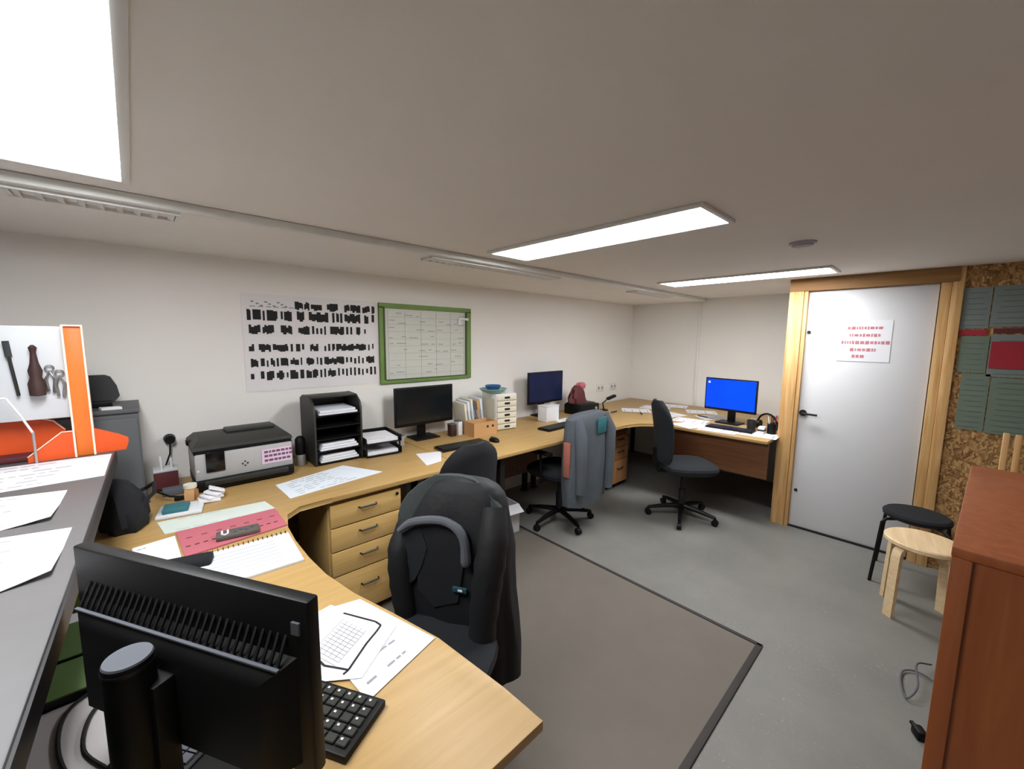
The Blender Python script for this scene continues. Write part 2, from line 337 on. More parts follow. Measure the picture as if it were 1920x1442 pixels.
solo('red_strip', B().box((0, 0, 0), (.004, .125, .035)), 'red', 'short red strip pinned left of the other strip', 'strip', (XP-.004, -.125, 1.665), 0, 'red strips on the strand board')
solo('red_strip', B().box((0, 0, 0), (.004, .2, .03)), 'maroon', 'long dark red strip pinned at the right', 'strip', (XP-.004, -.31, 1.675), 0, 'red strips on the strand board')
# ---------------------------------------------------------------- desks
DZ = .764; TH = .026
d1 = [(-.3, .527), (.6, .527), (.592, .65), (.565, .89), (.52, 1.07), (.47, 1.25), (.44, 1.42), (.43, 1.575), (.43, 1.75), (.437, 1.9), (.47, 2.04), (.54, 2.10), (.70, 2.105), (1.53, 2.095), (1.53, 3.0), (.01, 3.0), (.01, 2.64), (-.3, 2.64)]
d2 = [(1.536, 2.095), (2.99, 2.06), (2.99, 3.0), (1.536, 3.0)]
d3 = [(2.996, 2.06), (3.45, 2.05), (3.62, 2.0), (3.73, 1.90), (3.76, 1.75), (3.78, .925), (5.15, .925), (5.15, 3.0), (2.996, 3.0)]
def desk(name, label, poly, legs, mm):
    ox = sum(p[0] for p in poly)/len(poly); oy = sum(p[1] for p in poly)/len(poly)
    t = thing(name, label, 'desk', (ox, oy, 0)); q = [(x-ox, y-oy) for x, y in poly]
    part('desk_top', B().prism(q, DZ-TH, DZ, .003), mm, t)
    for x, y in legs:
        part('leg', B().box((x-ox, y-oy, (DZ-TH)/2+.01), (.045, .045, DZ-TH-.02), .004).box((x-ox, y-oy, .006), (.07, .07, .012), .003), 'metal_dark', t)
    return t, ox, oy
t1, ox, oy = desk('corner_desk', 'maple corner desk curving round from the foreground', d1, [(.5, .6), (-.22, .6), (-.22, 2.56), (.06, 2.93), (.6, 2.9), (1.45, 2.9)], 'maple')
part('modesty_panel', B().box((.77-ox, 2.75-oy, .5), (1.38, .018, .44)), 'beech_brown', t1)
t2, ox, oy = desk('straight_desk', 'straight maple desk below the green framed board', d2, [(1.93, 2.17), (1.62, 2.9), (2.92, 2.9)], 'maple')
part('modesty_panel', B().box((2.26-ox, 2.72-oy, .50), (1.3, .018, .44)), 'beech_brown', t2)
t3, ox, oy = desk('end_desk', 'maple corner desk with brown apron along the end wall', d3, [(3.05, 2.9), (5.08, 2.9), (5.08, 1.0), (4.4, .97)], 'maple_y')
part('front_apron', B().box((3.84-ox, 1.395-oy, .58), (.02, .935, .31)), 'beech_brown', t3, 'dark brown front apron')
part('front_apron', B().box((3.42-ox, 2.25-oy, .68), (.8, .02, .11)), 'beech_brown', t3)
# drawer pedestal
def pedestal(name, label, x0, x1, y0, y1, zt, rows, mm, mf):
    t = thing(name, label, 'drawer unit', ((x0+x1)/2, (y0+y1)/2, 0)); W, D = x1-x0, y1-y0
    part('body', B().box((0, .01, (zt+.05)/2), (W, D-.02, zt-.05), .003), mm, t)
    z = zt-.012
    for hgt in rows:
        dd = part('drawer', B().box((0, -D/2+.0, z-hgt/2), (W-.012, .02, hgt-.007), .002), mf, t)
        part('handle', B().tube([(-.05, -D/2-.008, z-hgt*.36), (-.045, -D/2-.028, z-hgt*.36), (.045, -D/2-.028, z-hgt*.36), (.05, -D/2-.008, z-hgt*.36)], .005), 'metal_dark', dd)
        z -= hgt
    part('lock', B().cyl((W/2-.03, -D/2-.008, zt-.04), (W/2-.03, -D/2-.016, zt-.04), .009), 'metal_dark', t)
    for sx in (-1, 1):
        for sy in (-1, 1): part('caster', B().cyl((sx*(W/2-.05)-.01, sy*(D/2-.06), .026), (sx*(W/2-.05)+.01, sy*(D/2-.06), .026), .025).cyl((sx*(W/2-.05), sy*(D/2-.06), .03), (sx*(W/2-.05), sy*(D/2-.06), .055), .008), 'black_plastic', t)
    return t
pedestal('drawer_pedestal', 'maple drawer pedestal under the desk beside the draped chair', .685, 1.10, 2.13, 2.70, .725, (.13, .135, .14, .255), 'maple_front', 'maple_front')
pedestal('drawer_pedestal', 'brown drawer pedestal under the desk corner by the side view chair', 3.55, 3.88, 2.27, 2.68, .60, (.13, .14, .255), 'pedestal_brown', 'pedestal_brown')
# ---------------------------------------------------------------- tall counter on the left
ct = thing('tall_counter', 'tall dark grey counter with papers at the left edge', 'counter', (-.55, 1.5, 0), rad(-1.86))
part('counter_top', B().box((.0, -.05, 1.071), (.86, 1.96, .054), .003), 'counter_grey', ct)
part('edge_band', B().box((.4315, -.05, 1.069), (.006, 1.96, .046)), 'counter_edge', ct)
part('side_panel', B().box((.22, -.05, .53), (.03, 1.9, 1.06)), 'grey_panel', ct)
part('side_panel', B().box((-.40, -.05, .53), (.03, 1.9, 1.06)), 'grey_panel', ct)
def quadpaper(name, label, pts, z, mat='paper', th=.0015, cat='paper', group=None, rows=0, ink='ink_grey', curl=0):
    cx = sum(p[0] for p in pts)/4; cy = sum(p[1] for p in pts)/4
    q = [Vector((p[0]-cx, p[1]-cy)) for p in pts]
    t = thing(name, label, cat, (cx, cy, z), 0, group); b = B(); N = 6
    a = q
    def at(u, v): 
        p = (a[0]*(1-u)+a[1]*u)*(1-v)+(a[3]*(1-u)+a[2]*u)*v
        return p
    def zz(u, v): return curl*max(0, u-.7)*max(0, v-.5)*8
    top = [[b.bm.verts.new((*at(i/N, j/N), th+zz(i/N, j/N))) for j in range(N+1)] for i in range(N+1)]
    bot = [[b.bm.verts.new((*at(i/N, j/N), zz(i/N, j/N))) for j in range(N+1)] for i in range(N+1)]
    for i in range(N):
        for j in range(N):
            b.bm.faces.new([top[i][j], top[i+1][j], top[i+1][j+1], top[i][j+1]]); b.bm.faces.new([bot[i][j], bot[i][j+1], bot[i+1][j+1], bot[i+1][j]])
        b.bm.faces.new([top[i][0], bot[i][0], bot[i+1][0], top[i+1][0]]); b.bm.faces.new([top[i][N], top[i+1][N], bot[i+1][N], bot[i][N]])
        b.bm.faces.new([top[0][i], top[0][i+1], bot[0][i+1], bot[0][i]]); b.bm.faces.new([top[N][i], bot[N][i], bot[N][i+1], top[N][i+1]])
    part('sheet', b, mat, t)
    if rows:
        pb = B()
        for k in range(rows):
            v = .1+.8*k/max(1, rows-1); u = .1
            while u < .62:
                du = random.uniform(.04, .14)
                if random.random() < .75:
                    hv = .010
                    c4 = [at(u, v-hv), at(u+du, v-hv), at(u+du, v+hv), at(u, v+hv)]
                    pb.add([(*p, th+.0006) for p in c4], [[0, 1, 2, 3]])
                u += du+.025
        part('printed_lines', pb, ink, t)
    return t
CZ = 1.0985
quadpaper('paper_sheet', 'white paper sheet on counter right below the orange stand', [(-.46, 2.36), (-.098, 2.352), (-.108, 2.0), (-.45, 1.99)], CZ, rows=7, group='papers on the tall counter')
quadpaper('paper_sheet', 'middle white paper sheet on the dark counter', [(-.46, 1.99-.03), (-.188, 1.885), (-.195, 1.6), (-.45, 1.60)], CZ, rows=5, group='papers on the tall counter', curl=.01)
quadpaper('paper_sheet', 'front white paper sheet on the dark counter', [(-.42, 1.58), (-.15, 1.505), (-.158, 1.225), (-.40, 1.16)], CZ, rows=5, group='papers on the tall counter', curl=.01)
# orange stand with a white tool panel on the counter
st = thing('display_stand', 'orange and white stand with tools on the tall counter', 'stand', (-.175, 2.41, CZ))
part('post', B().box((0, 0, .265), (.050, .03, .53), .003), 'orange', st, 'orange upright post')
pe = B()
for sx in (-1, 1): pe.box((sx*.027, -.012, .265), (.006, .03, .53))
pe.box((0, -.012, .533), (.06, .03, .006)); part('post_edging', pe, 'orange_edge', st)
part('panel', B().box((-.17, .03, .345), (.30, .018, .37), .003), 'panel_white', st, 'white back panel')
X, Z, Yn = (1, 0, 0), (0, 0, 1), (0, 1, 0)
part('foot', B().extr([(-.155, 0), (-.155, .022), (-.06, .108), (-.024, .108), (-.024, 0)], (0, -.02, .0), X, Z, Yn, .02), 'orange_red', st)
part('foot', B().extr([(.024, 0), (.024, .108), (.10, .07), (.13, .05), (.13, .03), (.12, 0)], (0, .0, .0), X, Z, Yn, .02), 'orange_red', st)
part('foot', B().extr([(-.33, 0), (-.33, .12), (-.20, .185), (-.09, .14), (-.06, .10), (-.06, 0)], (0, .09, .0), X, Z, Yn, .02), 'orange_red', st)
part('foot_edging', B().tube([(-.155, -.022, .022), (-.06, -.022, .108), (-.024, -.022, .108)], .0022, 6).tube([(-.33, .088, .12), (-.20, .088, .185), (-.09, .088, .14), (-.06, .088, .10)], .0022, 6), 'orange_edge', st)
part('tray', B().box((-.2, .055, .012), (.30, .09, .02), .003), 'maroon', st, 'dark red tray base')
hz = CZ
solo('hanging_tool', B().lathe([(.004, 0), (.022, .004), (.024, .05), (.016, .075), (.02, .1), (.012, .13), (.008, .17), (.012, .19), (.004, .2)], n=14), 'brown_dark', 'dark brown bottle shaped tool hanging on white panel', 'tool', (-.285, 2.402, 1.355), 0)
tb = thing('hanging_rod', 'slim dark rod hanging at left of the panel', 'tool', (-.335, 2.415, 1.36))
part('shaft', B().cyl((0, 0, 0), (-.012, 0, .15), .005), 'dark_plastic', tb); part('grip', B().cyl((-.012, 0, .15), (-.016, 0, .21), .009), 'grey_fabric', tb)
for k, (x, z, lb) in enumerate(((-.25, 1.42, 'shiny metal clip hanging next to brown tool'), (-.225, 1.40, 'shiny metal clip hanging next to orange post'))):
    tb = thing('metal_clip', lb, 'clip', (x, 2.42, z), 0, 'metal clips on the white panel')
    part('jaw', B().tube([(-.008, 0, -.05), (-.012, -.006, 0), (0, -.004, .03), (.012, -.006, 0), (.006, 0, -.055)], .005, 8), 'chrome', tb); part('ring', B().tube([(.012*cos(a*pi/5), 0, .042+.012*sin(a*pi/5)) for a in range(11)], .003, 6, False), 'chrome', tb)
wb = thing('wire_bracket', 'white angled wire bracket at the far left of counter', 'bracket', (-.36, 2.36, CZ))
part('strut', B().tube([(.0, 0, .26), (.03, 0, .19), (.055, 0, .12)], .004, 8), 'white_plastic', wb); part('strut', B().tube([(-.06, 0, .26), (.0, 0, .26)], .004, 8), 'white_plastic', wb); part('post', B().cyl((.055, 0, .0), (.055, 0, .125), .004), 'silver', wb)
sr = solo('small_figure', B().lathe([(.012, 0), (.014, .02), (.007, .03), (.011, .045), (.006, .06)], n=12), 'brown_dark', 'small dark figure on the orange stand tray', 'figure', (-.225, 2.47, CZ+.023))
# dark cabinet by the wall with a small black screen
cb = thing('side_cabinet', 'dark grey cabinet against wall behind the orange stand', 'cabinet', (-.30, 2.83, 0))
part('body', B().box((0, 0, .61), (.59, .34, 1.22), .004), 'grey_panel', cb); part('top', B().box((0, 0, 1.232), (.60, .36, .02), .003), 'grey_panel', cb)
for sx in (-1, 1):
    dd = part('door', B().box((sx*.146, -.178, .62), (.286, .016, 1.16), .002), 'grey_panel', cb); part('handle', B().box((sx*.03, -.19, .9), (.012, .012, .12), .003), 'metal_dark', dd)
ph = thing('desk_phone_screen', 'small black rounded screen on the dark grey cabinet', 'screen', (-.145, 2.78, 1.243))
part('shell', B().extr([(-.075, .03), (.055, .02), (.078, .05), (.07, .10), (.05, .145), (.03, .155), (-.075, .155)], (0, 0, 0), X, (0, .25, 1), Yn, .03), 'black_plastic', ph); part('foot', B().box((0, .02, .016), (.10, .08, .03), .004), 'black_plastic', ph)
quadpaper('folded_note', 'small white folded note on the dark grey cabinet', [(-.14, 2.70), (-.07, 2.69), (-.06, 2.66), (-.13, 2.665)], 1.243, th=.012, cat='note')
# ---------------------------------------------------------------- chairs (facing local +x)
def make_chair(name, label, loc, rz, fabric, seat_z=.47, back_top=1.03, back_w=.44, back_bot=.56, arms=False, tilt=.06, spin=0, group='office swivel chairs'):
    t = thing(name, label, 'chair', (*loc, 0), rz, group)
    for k in range(5):
        a = 2*pi*k/5+spin; c, s = cos(a), sin(a)
        lg = part('base_leg', B().tube([(.03*c, .03*s, .105), (.16*c, .16*s, .092), (.29*c, .29*s, .07)], [.024, .020, .014], 8), 'black_plastic', t)
        part('caster', B().cyl((.29*c-.018*s, .29*s+.018*c, .028), (.29*c+.018*s, .29*s-.018*c, .028), .027, n=14).cyl((.29*c, .29*s, .03), (.29*c, .29*s, .075), .009, n=8), 'black_plastic', lg)
    part('column', B().cyl((0, 0, .08), (0, 0, .26), .03).cyl((0, 0, .26), (0, 0, seat_z-.06), .019), 'metal_dark', t)
    part('mechanism', B().box((-.03, 0, seat_z-.055), (.2, .12, .035), .006).tube([(.02, .05, seat_z-.06), (.03, .24, seat_z-.065)], .006), 'black_plastic', t)
    N = 28; rings = []
    for zz, sc in ((-.045, .86), (-.03, .96), (0, 1.0), (.02, .97), (.033, .86), (.037, .6)):
        rings.append([(.03+.235*sc*math.copysign(abs(cos(2*pi*i/N))**.6, cos(2*pi*i/N)), .235*sc*math.copysign(abs(sin(2*pi*i/N))**.6, sin(2*pi*i/N)), seat_z+zz) for i in range(N)])
    part('seat', B().loft(rings), 'charcoal_fabric' if fabric == 'grey_fabric' else fabric, t)
    H = back_top-back_bot; rings = []
    for i in range(13):
        v = i/12; z = back_bot+H*v; ww = back_w/2*(.80+.20*sin(pi*min(1, v*1.3)*.5+.2)) if v < .6 else back_w/2*(1-((v-.6)/.4)**2.6*.62)
        if i == 0: ww *= .85
        x0 = -.225-tilt*v-.03*sin(pi*v)*-1; th = .035 if 0 < i < 12 else .014
        ring = []
        for k in range(20):
            a = 2*pi*k/20; cy = math.copysign(abs(cos(a))**.7, cos(a)); ring.append((x0-.03*(1-cy*cy)*0+.035*cy*cy+th*math.copysign(abs(sin(a))**.7, sin(a)), ww*cy, z))
        rings.append(ring)
    part('backrest', B().loft(rings), fabric, t)
    part('back_support', B().tube([(-.08, 0, seat_z-.055), (-.22, 0, seat_z-.05), (-.265, 0, seat_z+.02), (-.27, 0, back_bot+.12)], [.02, .02, .018, .016], 8), 'black_plastic', t)
    if arms:
        for sy in (-1, 1):
            ar = part('armrest', B().box((.02, sy*.27, seat_z+.2), (.24, .055, .03), .012), 'black_plastic', t); part('arm_post', B().tube([(0, sy*.18, seat_z-.05), (0, sy*.27, seat_z-.03), (.01, sy*.27, seat_z+.19)], .013), 'black_plastic', ar)
    return t
CA = ((.69, 1.15), rad(210))
make_chair('office_chair', 'charcoal swivel chair under black jacket at foreground desk', *CA, 'grey_fabric', back_top=1.055, back_w=.47, spin=.3, tilt=.03)
make_chair('office_chair', 'black swivel chair with bare backrest tucked at middle desk', (1.36, 2.0), rad(97), 'black_fabric', back_top=1.0, back_w=.46, spin=.1, tilt=.02)
make_chair('office_chair', 'swivel chair carrying the grey jacket with teal patch', (2.64, 2.19), rad(95), 'black_fabric', back_top=.975, spin=.25, tilt=.04, arms=True)
make_chair('office_chair', 'charcoal swivel chair in side view before blue screen', (3.535, 1.50), rad(-43), 'charcoal_fabric', seat_z=.48, back_top=1.07, back_w=.40, back_bot=.52, spin=.5, tilt=.06)
# jackets hung over chair backs
def jacket(name, label, loc, rz, prof, x0, mat, fold, seed, hem):
    t = thing(name, label, 'jacket', (*loc, 0), rz); rings = []; N = 56
    for z, dy, dx, sh in prof:
        ring = []
        for k in range(N):
            a = 2*pi*k/N; ca, sa = cos(a), sin(a)
            f = 1+fold*(sin(a*5+seed+z*3)+.7*sin(a*9-z*5+seed*2)+.5*sin(a*14+z*9))*min(1, (prof[0][0]-z)*4)
            ring.append((x0+dx*f*math.copysign(abs(sa)**.75, sa), sh+dy*(1+(f-1)*.4)*math.copysign(abs(ca)**.8, ca), z+(hem*sin(a*3+seed) if z < prof[-1][0]+.02 else 0)))
        rings.append(ring)
    return t, rings
t, rings = jacket('black_jacket', 'black jacket with small teal emblem hung over foreground chair', *CA,
    [(1.05, .04, .02, .05), (1.047, .09, .04, .045), (1.03, .135, .055, .035), (1.0, .165, .07, .03), (.95, .19, .085, .018), (.90, .208, .098, .005), (.84, .228, .105, -.005), (.78, .24, .11, -.01), (.70, .24, .112, -.01), (.60, .242, .112, -.005), (.50, .242, .11, .01), (.40, .243, .105, .02), (.32, .243, .10, .02), (.25, .238, .09, .025)], -.245, 'jacket_black', .05, 1.0, .012)
part('body', B().loft(rings), 'jacket_black', t)
part('collar', B().tube(smooth([(-.11, -.185, .86), (-.118, -.14, .895), (-.122, -.07, .915), (-.122, .0, .92), (-.12, .055, .90), (-.118, .083, .86), (-.118, .09, .80), (-.118, .09, .765)], 3), [.010, .012, .014]+[.016]*9+[.018]*6+[.02]*3+[.016], 10), 'collar_grey', t, 'grey collar edge')
part('lapel', B().extr([(-.185, .84), (-.11, .89), (-.075, .80), (-.10, .72), (-.13, .66), (-.19, .61)], (-.128, 0, 0), (0, 1, 0), Z, (-1, 0, 0), .02), 'charcoal_fabric', t)
part('opening', B().extr([(-.12, .885), (.0, .90), (.07, .88), (.075, .76), (.05, .60), (-.05, .56), (-.12, .62)], (-.131, 0, 0), (0, 1, 0), Z, (-1, 0, 0), .012), 'black_fabric', t, 'dark inner lining')
part('sleeve', B().tube(smooth([(-.2, .17, .96), (-.145, .185, .85), (-.125, .17, .70), (-.12, .155, .52), (-.12, .15, .40)], 4), [.05, .052, .054, .056, .058, .054, .06, .054, .058, .052, .056, .05, .052, .053, .049, .052, .045], 14), 'jacket_black', t)
part('sleeve', B().tube(smooth([(-.2, -.195, .86), (-.15, -.205, .76), (-.14, -.195, .62), (-.14, -.18, .50)], 4), [.04, .044, .042, .047, .05, .046, .05, .046, .049, .044, .047, .043, .042], 14), 'jacket_black', t)
part('emblem', B().box((-.128, .06, .655), (.012, .06, .022), .004), 'teal_dark', t, 'small teal emblem'); part('emblem_mark', B().box((-.1205, .065, .657), (.004, .018, .006)), 'paper', t)
t, rings = jacket('grey_jacket', 'blue grey jacket with teal patch hung over swivel chair', (2.64, 2.19), rad(95),
    [(1.005, .10, .02, 0), (1.003, .17, .045, 0), (.995, .22, .065, 0), (.97, .255, .08, 0), (.9, .265, .09, 0), (.8, .268, .094, 0), (.65, .27, .1, 0), (.5, .272, .1, 0), (.38, .272, .1, 0), (.27, .268, .095, 0)], -.25, 'jacket_grey', .055, 2.2, .012)
part('body', B().loft(rings), 'jacket_grey', t)
part('sleeve', B().tube([(-.30, .20, .97), (-.345, .225, .85), (-.35, .22, .6), (-.345, .215, .40)], [.04, .05, .045, .04], 14), 'jacket_grey', t)
part('sleeve', B().tube([(-.30, -.20, .97), (-.345, -.225, .85), (-.35, -.22, .6), (-.345, -.215, .34)], [.04, .05, .045, .04], 14), 'jacket_grey', t)
part('back_patch', B().box((-.351, -.08, .90), (.010, .13, .13), .004), 'teal', t, 'teal printed patch')
part('lining', B().box((-.25, .272, .66), (.06, .016, .28), .006), 'lining', t, 'reddish lining edge')
# ---------------------------------------------------------------- stools
sl = thing('wooden_stool', 'round birch stool with bent legs beside brown cabinet', 'stool', (3.26, -.025, 0), .13)
part('seat', B().lathe([(.165, .43), (.172, .434), (.172, .452), (.166, .458), (.02, .459)], n=36), 'birch', sl)
for k in range(4):
    a = pi/4+k*pi/2; c, s = cos(a), sin(a)
    rr = [(.03, .422), (.10, .422), (.138, .415), (.156, .395), (.162, .36), (.168, .2), (.175, .0)]
    b = B(); R = []
    for r, z in rr: R.append((r, z))
    rings = []
    for i, (r, z) in enumerate(R):
        th = .011; tdir = Vector((R[min(i+1, 6)][0]-R[max(i-1, 0)][0], R[min(i+1, 6)][1]-R[max(i-1, 0)][1])).normalized(); nn = Vector((-tdir.y, tdir.x))
        rings.append([((r+nn.x*q*th)*c-p*.024*s, (r+nn.x*q*th)*s+p*.024*c, max(0, z+nn.y*q*th)) for q, p in ((1, 1), (1, -1), (-1, -1), (-1, 1))])
    part('leg', b.loft(rings), 'birch', sl)
sl = thing('black_stool', 'black stool with thin tube legs beside the door', 'stool', (3.69, .02, 0))
part('seat', B().lathe([(.145, .435), (.165, .445), (.168, .465), (.155, .478), (.02, .482)], n=32), 'black_fabric', sl)
for k, a in enumerate((135, 45, -45, -135)):
    c, s = cos(rad(a)), sin(rad(a)); part('leg', B().tube([(.08*c, .08*s, .435), (.19*c, .19*s, .435), (.215*c, .215*s, .415), (.235*c, .235*s, .2), (.255*c, .255*s, .0)], .010), 'black_plastic', sl)
# ---------------------------------------------------------------- brown cabinet on the right
kb = thing('brown_cabinet', 'reddish brown wooden cabinet filling the right edge', 'cabinet', (1.54, -.472, 0), rad(-3.5))
part('top', B().box((0, 0, 1.19), (.83, .80, .02), .002), 'cabinet_brown', kb); part('side_panel', B().box((0, .39, .59), (.82, .018, 1.18)), 'cabinet_brown', kb); part('side_panel', B().box((0, -.39, .59), (.82, .018, 1.18)), 'cabinet_brown', kb)
part('back_panel', B().box((-.403, 0, .61), (.012, .762, 1.14)), 'cabinet_brown', kb); part('edge_strip', B().box((-.412, .385, .595), (.008, .028, 1.17), .001), 'cabinet_brown', kb); part('plinth', B().box((-.39, 0, .02), (.02, .76, .04)), 'cabinet_brown', kb)
dd = part('door', B().box((.405, .195, .61), (.018, .378, 1.14), .002), 'cabinet_brown', kb); part('handle', B().box((.42, .04, .62), (.02, .012, .12), .003), 'metal_grey', dd)
dd = part('door', B().box((.405, -.195, .61), (.018, .378, 1.14), .002), 'cabinet_brown', kb); part('handle', B().box((.42, -.04, .62), (.02, .012, .12), .003), 'metal_grey', dd)
rk = thing('wooden_rack', 'light wooden rack uprights standing behind brown cabinet', 'rack', (2.4, -.24, 0))
for y in (.045, .015, -.03, -.2): part('upright', B().box((0, y, .63+.01*y), (.02, .016, 1.25+.1*y), .002), 'pine', rk)
for z in (.3, .9): part('rail', B().box((.015, -.08, z), (.016, .30, .04), .002), 'pine_y', rk)
cbl = solo('loose_cable', B().tube(smooth([(2.62, -.12, .02), (2.66, -.06, .012), (2.62, -.01, .012), (2.52, -.005, .012), (2.42, -.03, .012), (2.48, -.06, .05), (2.62, -.05, .07), (2.74, -.10, .03)]), .004, 6), 'collar_grey', 'thin grey cable looping out from brown cabinet', 'cable')
solo('power_plug', B().box((0, 0, .02), (.05, .035, .04), .008).cyl((.02, 0, .02), (.05, 0, .02), .008), 'black_plastic', 'small black plug on floor beside brown cabinet', 'plug', (2.22, -.075, 0), .5)
bx = thing('paper_carton', 'white open carton on floor by the desk leg', 'carton', (2.10, 2.42, 0), rad(-8))
for c, s in (((0, 0, .006), (.30, .26, .012)), ((-.145, 0, .12), (.01, .26, .24)), ((.145, 0, .12), (.01, .26, .24)), ((0, -.125, .12), (.28, .01, .24)), ((0, .125, .12), (.28, .01, .24))): part('carton_side', B().box(c, s), 'paper', bx)
part('flap', B().box((0, -.165, .225), (.28, .09, .006), 0, 0, .5), 'paper', bx)
# ---------------------------------------------------------------- screens (facing local +x, width along y)
def monitor(label, loc, rz, w, zb, zt, screen='screen_off', tilt=0, ribs=0, base=(.22, .18), group='computer monitors', icons=False):
    t = thing('computer_monitor', label, 'monitor', (*loc, DZ), rz, group); zb -= DZ; zt -= DZ; zc = (zb+zt)/2; h = zt-zb
    part('shell', B().box((-.012, 0, zc), (.024, w, h), .004), 'black_plastic', t)
    part('screen', B().box((.0012, 0, zc+.006), (.0015, w-.024, h-.036)), screen, t)
    N = []
    for x, k in ((-.02, 1.0), (-.045, .93), (-.06, .8)):
        N.append([(x, -w*.46*k, zb+.02), (x, w*.46*k, zb+.02), (x, w*.46*k, zb+.02+h*.62*k), (x, -w*.46*k, zb+.02+h*.62*k)])
    part('rear_housing', B().loft(N), 'black_plastic', t)
    if ribs:
        me = B().box((0, 0, 0), (.004, .005, .045), .001).mesh('vent_rib', 'metal_dark')
        for k in range(ribs):
            o = link('vent_rib', me, t, (-.032, -w*.42+k*w*.84/(ribs-1), zb+.02+h*.66)); o.rotation_euler = (0, .45, 0)
        part('vent_lip', B().box((-.046, 0, zb+.02+h*.585), (.006, w*.86, .004), .001), 'collar_grey', t)
        part('badge', B().box((-.063, .03, zb+.02+h*.3), (.004, .06, .016), .001), 'metal_grey', t); part('power_label', B().box((-.026, -w*.46, zt-.045), (.004, .015, .02)), 'collar_grey', t)
    part('stand_neck', B().box((-.075, 0, (zb+h*.5)/2), (.035, .07, zb+h*.5), .006), 'black_plastic', t)
    part('stand_base', B().box((-.04, 0, .007), (base[1], base[0], .013), .005), 'black_plastic', t)
    if icons:
        pb = B(); pb.box((.0022, -w*.42, zc+h*.36), (.001, .02, .02)); part('screen_icon', pb, 'paper', t)
    return t
monitor('large black monitor seen from behind in the foreground', (.046, .870), rad(30), .55, .90, 1.2, ribs=32, base=(.26, .2))
monitor('black monitor below the green framed board', (1.72, 2.87), rad(-90), .54, .885, 1.20)
monitor('monitor showing a bright blue screen at the end wall', (4.30, 1.41), rad(176), .49, .89, 1.215, 'screen_blue', icons=True)
monitor('monitor with dark blue screen at far desk corner', (3.20, 2.87), rad(-90), .54, .91, 1.245, 'screen_navy')
def keyboard(label, loc, rz, w, d, single=False, mat='black_plastic', keym='dark_plastic', z=DZ, group='keyboards', rows=5, cols=15):
    t = thing('keyboard', label, 'keyboard', (*loc, z), rz, group)
    part('case', B().box((0, 0, .009), (w, d, .018), .004), mat, t)
    kw = (w-.02)/cols; kd = (d-.02)/rows; bb = B(); me = None
    for i in range(cols):
        for j in range(rows):
            p = (-w/2+.01+kw*(i+.5), -d/2+.01+kd*(j+.5), .018)
            if single:
                if me is None: me = B().box((0, 0, .003), (kw*.84, kd*.84, .008), .0015, seg=1).mesh('key', keym); mk = B().box((0, 0, .0073), (kw*.18, kd*.2, .0006)).mesh('key_mark', 'paper')
                o = link('key', me, t, p)
                if random.random() < .7: link('key_mark', mk, o, (-kw*.12, kd*.12, 0))
            else: bb.box((p[0], p[1], .020), (kw*.84, kd*.84, .006))
    if not single: part('keys', bb, keym, t)
    return t
keyboard('black keyboard in front of the foreground monitor', (.193, .95), rad(-60), .44, .135, True)
keyboard('black keyboard below the middle black monitor', (1.80, 2.47), rad(-4), .42, .14, mat='black_gloss')
keyboard('dark keyboard before the dark blue screen', (2.86, 2.42), rad(2), .40, .14)
keyboard('black keyboard under the blue screen', (4.03, 1.30), rad(92), .40, .14)
keyboard('small black number pad behind the foreground monitor', (.0, .99), rad(-55), .16, .12, False, cols=6, rows=5, keym='collar_grey')
# cylinder speaker
sp = thing('cylinder_speaker', 'black cylinder speaker with flat grey top in foreground', 'speaker', (-.041, .826, DZ))
part('body', B().lathe([(.030, 0), (.032, .004), (.032, .33), (.031, .334)], n=40), 'black_plastic', sp); part('top_cap', B().lathe([(.0305, .334), (.0295, .337), (.002, .337)], n=40), 'collar_grey', sp, 'flat grey top'); part('ring', B().lathe([(.0315, .320), (.0328, .322), (.0328, .326), (.0315, .328)], n=40), 'metal_dark', sp)
# grey pad, binders, cables by the counter
solo('desk_pad', B().box((0, 0, .002), (.24, .66, .004), .001), 'mat_grey', 'pale grey pad on desk beside the tall counter', 'pad', (-.172, 1.0, DZ))
def binder(label, loc, rz, w, d, h, mat):
    t = thing('ring_binder', label, 'binder', loc, rz, 'green binders below the counter')
    part('cover', B().box((0, 0, .002), (w, d, .004), .001).box((0, 0, h-.002), (w, d, .004), .001).box((w/2-.002, 0, h/2), (.004, d, h), .001), mat, t)
    part('pages', B().box((-.004, 0, h/2), (w-.012, d-.014, h-.009)), 'counter_edge', t)
    return t
binder('lower green binder lying nearest the black speaker', (-.19, 1.345, DZ), .0, .17, .135, .03, 'green')
binder('upper green binder lying behind the other one', (-.19, 1.505, DZ), .0, .17, .17, .035, 'green')
quadpaper('grey_sheet', 'light grey sheet between green binder and olive pouch', [(-.26, 1.69), (-.09, 1.69), (-.09, 1.60), (-.26, 1.60)], DZ+.001, cat='paper', th=.01)
solo('olive_pouch', B().lathe([(.02, 0), (.05, .008), (.055, .03), (.045, .055), (.02, .07), (.004, .072)], n=18), 'olive', 'olive green pouch left of the foreground monitor', 'pouch', (-.16, 1.76, DZ))
for pts, lb in (([(-.06, .92), (-.085, 1.0), (-.13, 1.1), (-.125, 1.2), (-.09, 1.24), (-.04, 1.22)], 'inner black cable loop beside the cylinder speaker'), ([(-.06, .90), (-.12, .98), (-.165, 1.12), (-.165, 1.24), (-.11, 1.29), (-.03, 1.28)], 'outer black cable loop beside the cylinder speaker')):
    solo('black_cable', B().tube(smooth([(x, y, DZ+.009) for x, y in pts]), .004, 6), 'black_plastic', lb, 'cable', group='cables by the speaker')
